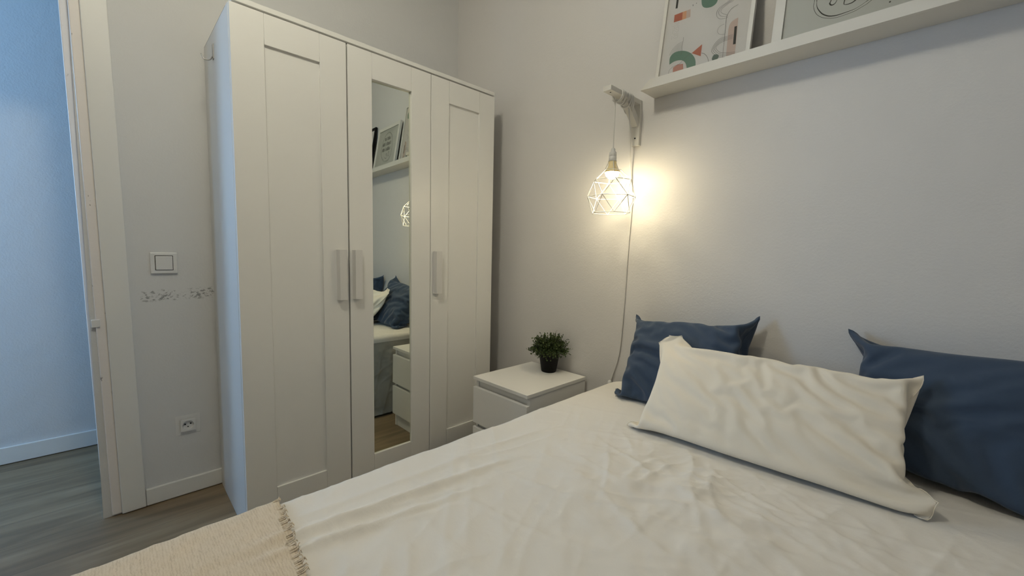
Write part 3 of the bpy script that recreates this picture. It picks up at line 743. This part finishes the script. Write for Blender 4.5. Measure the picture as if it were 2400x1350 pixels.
def sheet_wr(S_, T_):
    h = 0.0035*(vnoise(S_*7, T_*7, 1)-.5) - 0.004
    for deg, fx, fy, amp, sd in ((20, 2.4, 15, .0052, 3), (75, 2.6, 19, .0046, 4), (-35, 2.2, 17, .0050, 5), (118, 4, 28, .0034, 6), (-8, 3, 33, .0026, 7)):
        a_, b_ = rot2(S_, T_, deg); mk = 0.72*np.clip(2.2*vnoise(S_*2.3+sd, T_*2.3, sd+20)-.6, 0, 1)
        h = h + amp*mk*ridge(a_*fx, b_*fy+0.8*vnoise(a_*4, b_*4, sd+9), sd)**4
    # two long soft folds beside the near edge, running along the bed
    for x0, sl, y_a, y_b, wd_, amp in ((1.385, 0.10, -1.50, -0.80, 0.013, 0.013), (1.432, 0.15, -1.50, -0.95, 0.010, 0.010), (1.33, 0.05, -1.45, -0.6, 0.012, 0.003)):
        fx_ = x0 + sl*(T_+1.4); e = np.clip((T_-y_a)/.08, 0, 1)*np.clip((y_b-T_)/.30, 0, 1)
        h = h + amp*e*np.exp(-((S_-fx_)/wd_)**2)
    # rumpled patch in front of the cream cushion
    pz = np.exp(-(((S_-1.80)/.28)**2 + ((T_+.72)/.24)**2))
    for deg, fx, fy, amp, sd in ((-60, 4, 20, .009, 31), (-20, 4, 24, .008, 32), (40, 5, 27, .007, 33), (85, 4, 25, .006, 34)):
        a_, b_ = rot2(S_, T_, deg); h = h + pz*amp*ridge(a_*fx, b_*fy+vnoise(a_*6, b_*6, sd+1), sd)**2.5
    return h*(1-0.65*np.clip((T_+.52)/.08, 0, 1))
def side_wr(S_, T_):
    h = 0.010*(ridge(S_*2+T_*7, (S_-T_)*2, 41)-.4) + 0.006*(vnoise(S_*20, T_*20, 42)-.5)
    for deg, fx, fy, amp, sd in ((15, 4, 24, .006, 43), (60, 4, 22, .006, 44), (-40, 5, 28, .005, 45), (95, 5, 34, .004, 46)):
        a_, b_ = rot2(S_, T_, deg); h = h + amp*ridge(a_*fx, b_*fy+vnoise(a_*6, b_*6, sd+1), sd)**3
    return h
def sheet_grid(name, mat, drp, off, nside, par=None):
    s = np.concatenate([np.linspace(BX0-drp+RR, BX0+.12, nside), np.linspace(BX0+.12, BX1-.12, 210)[1:], np.linspace(BX1-.12, BX1+drp-RR, nside//2)[1:]])
    t = np.concatenate([np.linspace(BY0-drp+RR, BY0+.12, 30), np.linspace(BY0+.12, BY1-.12, 270)[1:], np.linspace(BY1-.12, BY1+.10, 26)[1:]])
    S_, T_ = np.meshgrid(s, t, indexing='ij')
    X, Y, Z = drape(S_, T_, off, sheet_wr(S_, T_), side_wr(S_, T_)*(1 if drp > .2 else 0)+(.004 if drp < .2 else 0), 0.012)
    return grid_mesh(name, X, np.minimum(Y, -0.004), Z, mat, par)
sh = sheet_grid('bed_sheet', M_sheet, 0.062, 0.0, 34)
tag(sh, 'wrinkled white cotton sheet stretched over the top of the bed', 'bed sheet')
M_skirt = fabric('grey_linen_skirt', (0.46, 0.445, 0.40, 1), 500, 0.3, 0.25, 0.1, (26, 0.3))
sk_ = sheet_grid('bed_skirt', M_skirt, 0.555, -0.004, 90)
tag(sk_, 'creased grey linen bed skirt hanging to the floor, seen in the wardrobe mirror', 'bed skirt')
# throw over the foot end, with a frayed border
ty1 = -1.383
s = np.linspace(BX0-.36, 2.30, 240); t = np.linspace(BY0-.25, ty1, 80)
S_, T_ = np.meshgrid(s, t, indexing='ij')
edge = np.clip((T_-(ty1-.10))/.10, 0, 1)
T2 = T_ + edge*(0.010*(vnoise(S_*14, T_*0, 50)-.5)+0.006*(vnoise(S_*55, T_*0, 51)-.5)) - edge*0.12*np.clip(S_-1.27, 0, .6)
wr2 = 0.6*sheet_wr(S_, T2) + 0.0035*(vnoise(S_*9, T_*9, 52)) + 0.0012*vnoise(S_*45, T_*30, 53) + 0.003
X, Y, Z = drape(S_, T2, 0.004, wr2, side_wr(S_, T2)+.012, 0.03)
tw = thing('throw_blanket', (1.75, -1.7, BZ), 'beige woven throw with a frayed edge laid across the foot of the bed', 'blanket')
o = grid_mesh('blanket', X, Y, Z, M_throw, tw)
so_ = o.modifiers.new('thickness', 'SOLIDIFY'); so_.thickness = 0.004; so_.offset = 0
fr = MB(); rnd = random.Random(5)
for k in range(300):
    i = rnd.uniform(2, 200); i0 = int(i); p = Vector((X[i0, -1], Y[i0, -1], Z[i0, -1])); q = Vector((X[i0+1, -1], Y[i0+1, -1], Z[i0+1, -1])); p = p.lerp(q, i-i0)
    if p.z < 0.48: continue
    L = rnd.uniform(0.001, 0.008); dx = rnd.gauss(0, .004)
    nrm = 0.002
    fr.tube([p+Vector((0, -.012, nrm)), p+Vector((0, 0, nrm+.002)), p+Vector((dx*.5, L*.6, .004+rnd.uniform(0, .004))), p+Vector((dx, L, rnd.uniform(-.001, .003)))], [0.0009, 0.0012, 0.0010, 0.0006], 5)
f_o = fr.build('fringe', M_throw, tw); f_o['kind'] = 'stuff'

# ------------------------------------------------------------------ cushions: a small cloth solver, two sheets sewn at the rim and filled
def cushion(corners, w_, h_, vol, nu, nv, planes, seed, steps=110, iters=7, puff=1.0, pins=True, pull=(), free=()):
    BLc, BRc, TRc, TLc = [np.array(c, float) for c in corners]
    rng = np.random.default_rng(seed)
    uu = np.linspace(0, 1, nu+1); vv = np.linspace(0, 1, nv+1)
    U_, V_ = np.meshgrid(uu, vv, indexing='ij')
    base = ((1-U_)*(1-V_))[..., None]*BLc + (U_*(1-V_))[..., None]*BRc + (U_*V_)[..., None]*TRc + ((1-U_)*V_)[..., None]*TLc
    nrm = np.cross(BRc-BLc, TLc-BLc); nrm /= np.linalg.norm(nrm)      # points to the front
    idF = np.arange((nu+1)*(nv+1)).reshape(nu+1, nv+1)
    inner = np.zeros_like(idF, bool); inner[1:-1, 1:-1] = True
    idB = idF.copy(); idB[inner] = idF.size + np.arange(inner.sum())
    nvert = idF.size + inner.sum()
    bul = (np.sin(PI*U_)*np.sin(PI*V_))**0.6
    p = np.zeros((nvert, 3))
    p[idF.ravel()] = (base + (0.02*bul*puff + 0.004*rng.standard_normal(U_.shape)*bul)[..., None]*nrm).reshape(-1, 3)
    p[idB[inner]] = (base - (0.02*bul*puff + 0.004*rng.standard_normal(U_.shape)*bul)[..., None]*nrm)[inner]
    C = []
    a, b = w_/nu, h_/nv; dg = math.hypot(a, b)
    for I in (idF, idB):
        C += [(I[:-1].ravel(), I[1:].ravel(), a, 1.0), (I[:, :-1].ravel(), I[:, 1:].ravel(), b, 1.0)]
        C += [(I[:-1, :-1].ravel(), I[1:, 1:].ravel(), dg, .35), (I[1:, :-1].ravel(), I[:-1, 1:].ravel(), dg, .35)]
        C += [(I[:-2].ravel(), I[2:].ravel(), 2*a, .12), (I[:, :-2].ravel(), I[:, 2:].ravel(), 2*b, .12)]
    i0 = np.concatenate([c[0] for c in C]); i1 = np.concatenate([c[1] for c in C])
    L0 = np.concatenate([np.full(len(c[0]), c[2]) for c in C]); K = np.concatenate([np.full(len(c[0]), c[3]) for c in C])
    ii_ = np.concatenate([i0, i1]); cnt = np.bincount(ii_, np.concatenate([K, K]), nvert)
    q = lambda I: np.stack([I[:-1, :-1], I[1:, :-1], I[1:, 1:], I[:-1, 1:]], -1).reshape(-1, 4)
    quads = np.concatenate([q(idF), q(idB)[:, ::-1]])
    tris = np.concatenate([quads[:, [0, 1, 2]], quads[:, [0, 2, 3]]])
    pin = {k: v for n_, (k, v) in enumerate(((idF[0, 0], BLc), (idF[-1, 0], BRc), (idF[-1, -1], TRc), (idF[0, -1], TLc))) if n_ not in free}
    for (fu, fv, tgt) in pull: pin[idF[int(round(fu*nu)), int(round(fv*nv))]] = np.array(tgt, float)
    pk = np.array(list(pin.keys())); pv = np.array(list(pin.values()))
    vel = np.zeros_like(p)
    for st in range(steps):
        e1 = p[tris[:, 1]]-p[tris[:, 0]]; e2 = p[tris[:, 2]]-p[tris[:, 0]]
        fn = np.cross(e1, e2); V = np.einsum('ij,ij->', p[tris[:, 0]], fn)/6
        g = np.zeros_like(p)
        for c in range(3):
            for k in range(3): g[:, c] += np.bincount(tris[:, k], fn[:, c], nvert)
        g /= 6.0
        press = max(-0.2, (vol-V)/vol)
        vel *= 0.86
        gl = np.linalg.norm(g, axis=1).mean()
        vel += press*g/gl*0.0042
        vel[:, 2] -= 0.00004
        old = p.copy(); p = p+vel
        for it in range(iters):
            d = p[i1]-p[i0]; L = np.linalg.norm(d, axis=1)+1e-12
            k = K*np.where(L > L0, 1.0, 0.45)*(L-L0)/L*0.5
            cr = d*k[:, None]
            for c in range(3):
                p[:, c] += 1.25*(np.bincount(i0, cr[:, c], nvert) - np.bincount(i1, cr[:, c], nvert))/cnt
            for (pt, nn) in planes:
                dd = (p-pt)@nn; p -= np.minimum(dd, 0)[:, None]*nn
            if pins: p[pk] += (pv-p[pk])*0.5
        vel = np.clip(p-old, -0.01, 0.01)
    return p, quads
def rim_of(nu, nv):
    idF = np.arange((nu+1)*(nv+1)).reshape(nu+1, nv+1)
    return [int(k) for k in list(idF[:, 0]) + list(idF[-1, 1:]) + list(idF[-2::-1, -1]) + list(idF[0, -2:0:-1])]
def cushion_obj(name, mat, seam_mat, label, **kw):
    p, quads = cushion(**kw)
    c = p.mean(0)
    me = bpy.data.meshes.new(name); me.from_pydata(p.tolist(), [], quads.tolist()); me.materials.append(mat)
    me.polygons.foreach_set('use_smooth', [True]*len(quads)); me.update()
    rim = rim_of(kw['nu'], kw['nv']); on = np.zeros(len(p), bool); on[rim] = True
    nx_ = {frozenset((a, b)) for a, b in zip(rim, rim[1:]+rim[:1])}
    cr = me.attributes.new('crease_edge', 'FLOAT', 'EDGE')
    cr.data.foreach_set('value', [0.85 if frozenset(e.vertices) in nx_ else 0.0 for e in me.edges])
    o = bpy.data.objects.new('cover', me)
    t = thing(name, (c[0], c[1], p[:, 2].min()), label, 'cushion', 'cushions on the bed')
    COL.objects.link(o); o.parent = t; o.matrix_parent_inverse = Matrix.Translation(-Vector(t.location))
    sb = o.modifiers.new('smooth', 'SUBSURF'); sb.levels = 1; sb.render_levels = 2
    mb = MB(); mb.tube([p[k] for k in rim], 0.0011, 6, closed=True); mb.build('seam', seam_mat, t)
    return t
def unit(v): v = np.array(v, float); return v/np.linalg.norm(v)
ZB = BZ+0.005
bedp = (np.array([0, 0, ZB]), np.array([0, 0, 1.0])); wallp = (np.array([0, -0.004, 0]), np.array([0, -1.0, 0]))
sep_pt = np.array([0, -0.285, ZB]); sep_d = np.array([0, 0.115, 0.315]); sep_n = unit([0, -sep_d[2], sep_d[1]])     # plane between the blue and cream cushions
blueback = (sep_pt + np.array([0, .001, 0]), -sep_n); creamfront = (sep_pt - np.array([0, .001, 0]), sep_n)
cushion_obj('throw_pillow', M_blue, M_blue, 'slate blue cushion nearest the lit lamp, leaning on the wall',
    corners=[(1.365, -0.235, ZB+.012), (1.80, -0.215, ZB+.012), (1.782, -0.045, 0.877), (1.322, -0.04, 0.824)], w_=0.515, h_=0.45, vol=0.0165, nu=52, nv=44, planes=[bedp, wallp, blueback], seed=3)
cushion_obj('throw_pillow.001', M_blue, M_blue, 'darker slate blue cushion on the side of the bed farther from the lamp',
    corners=[(2.055, -0.15, ZB+.012), (2.52, -0.27, ZB+.012), (2.535, -0.075, 0.890), (2.016, -0.035, 0.868)], w_=0.545, h_=0.455, vol=0.0180, nu=52, nv=44, planes=[bedp, wallp, blueback], seed=5)
cushion_obj('lumbar_pillow', M_cream, M_cream, 'long cream cushion lying in front of the two blue cushions',
    corners=[(1.545, -0.468, ZB+.002), (2.210, -0.418, ZB+.003), (2.186, -0.20, 0.797), (1.538, -0.205, 0.795)], w_=0.694, h_=0.400, vol=0.0160, nu=76, nv=44, free=(3,), pull=[(0.0, 1.0, (1.548, -0.208, 0.789)), (0.07, 1.0, (1.590, -0.204, 0.799)), (0.0, 0.90, (1.517, -0.228, 0.765)), (1.0, 0.13, (2.231, -0.392, 0.572))], planes=[bedp, creamfront], seed=7)
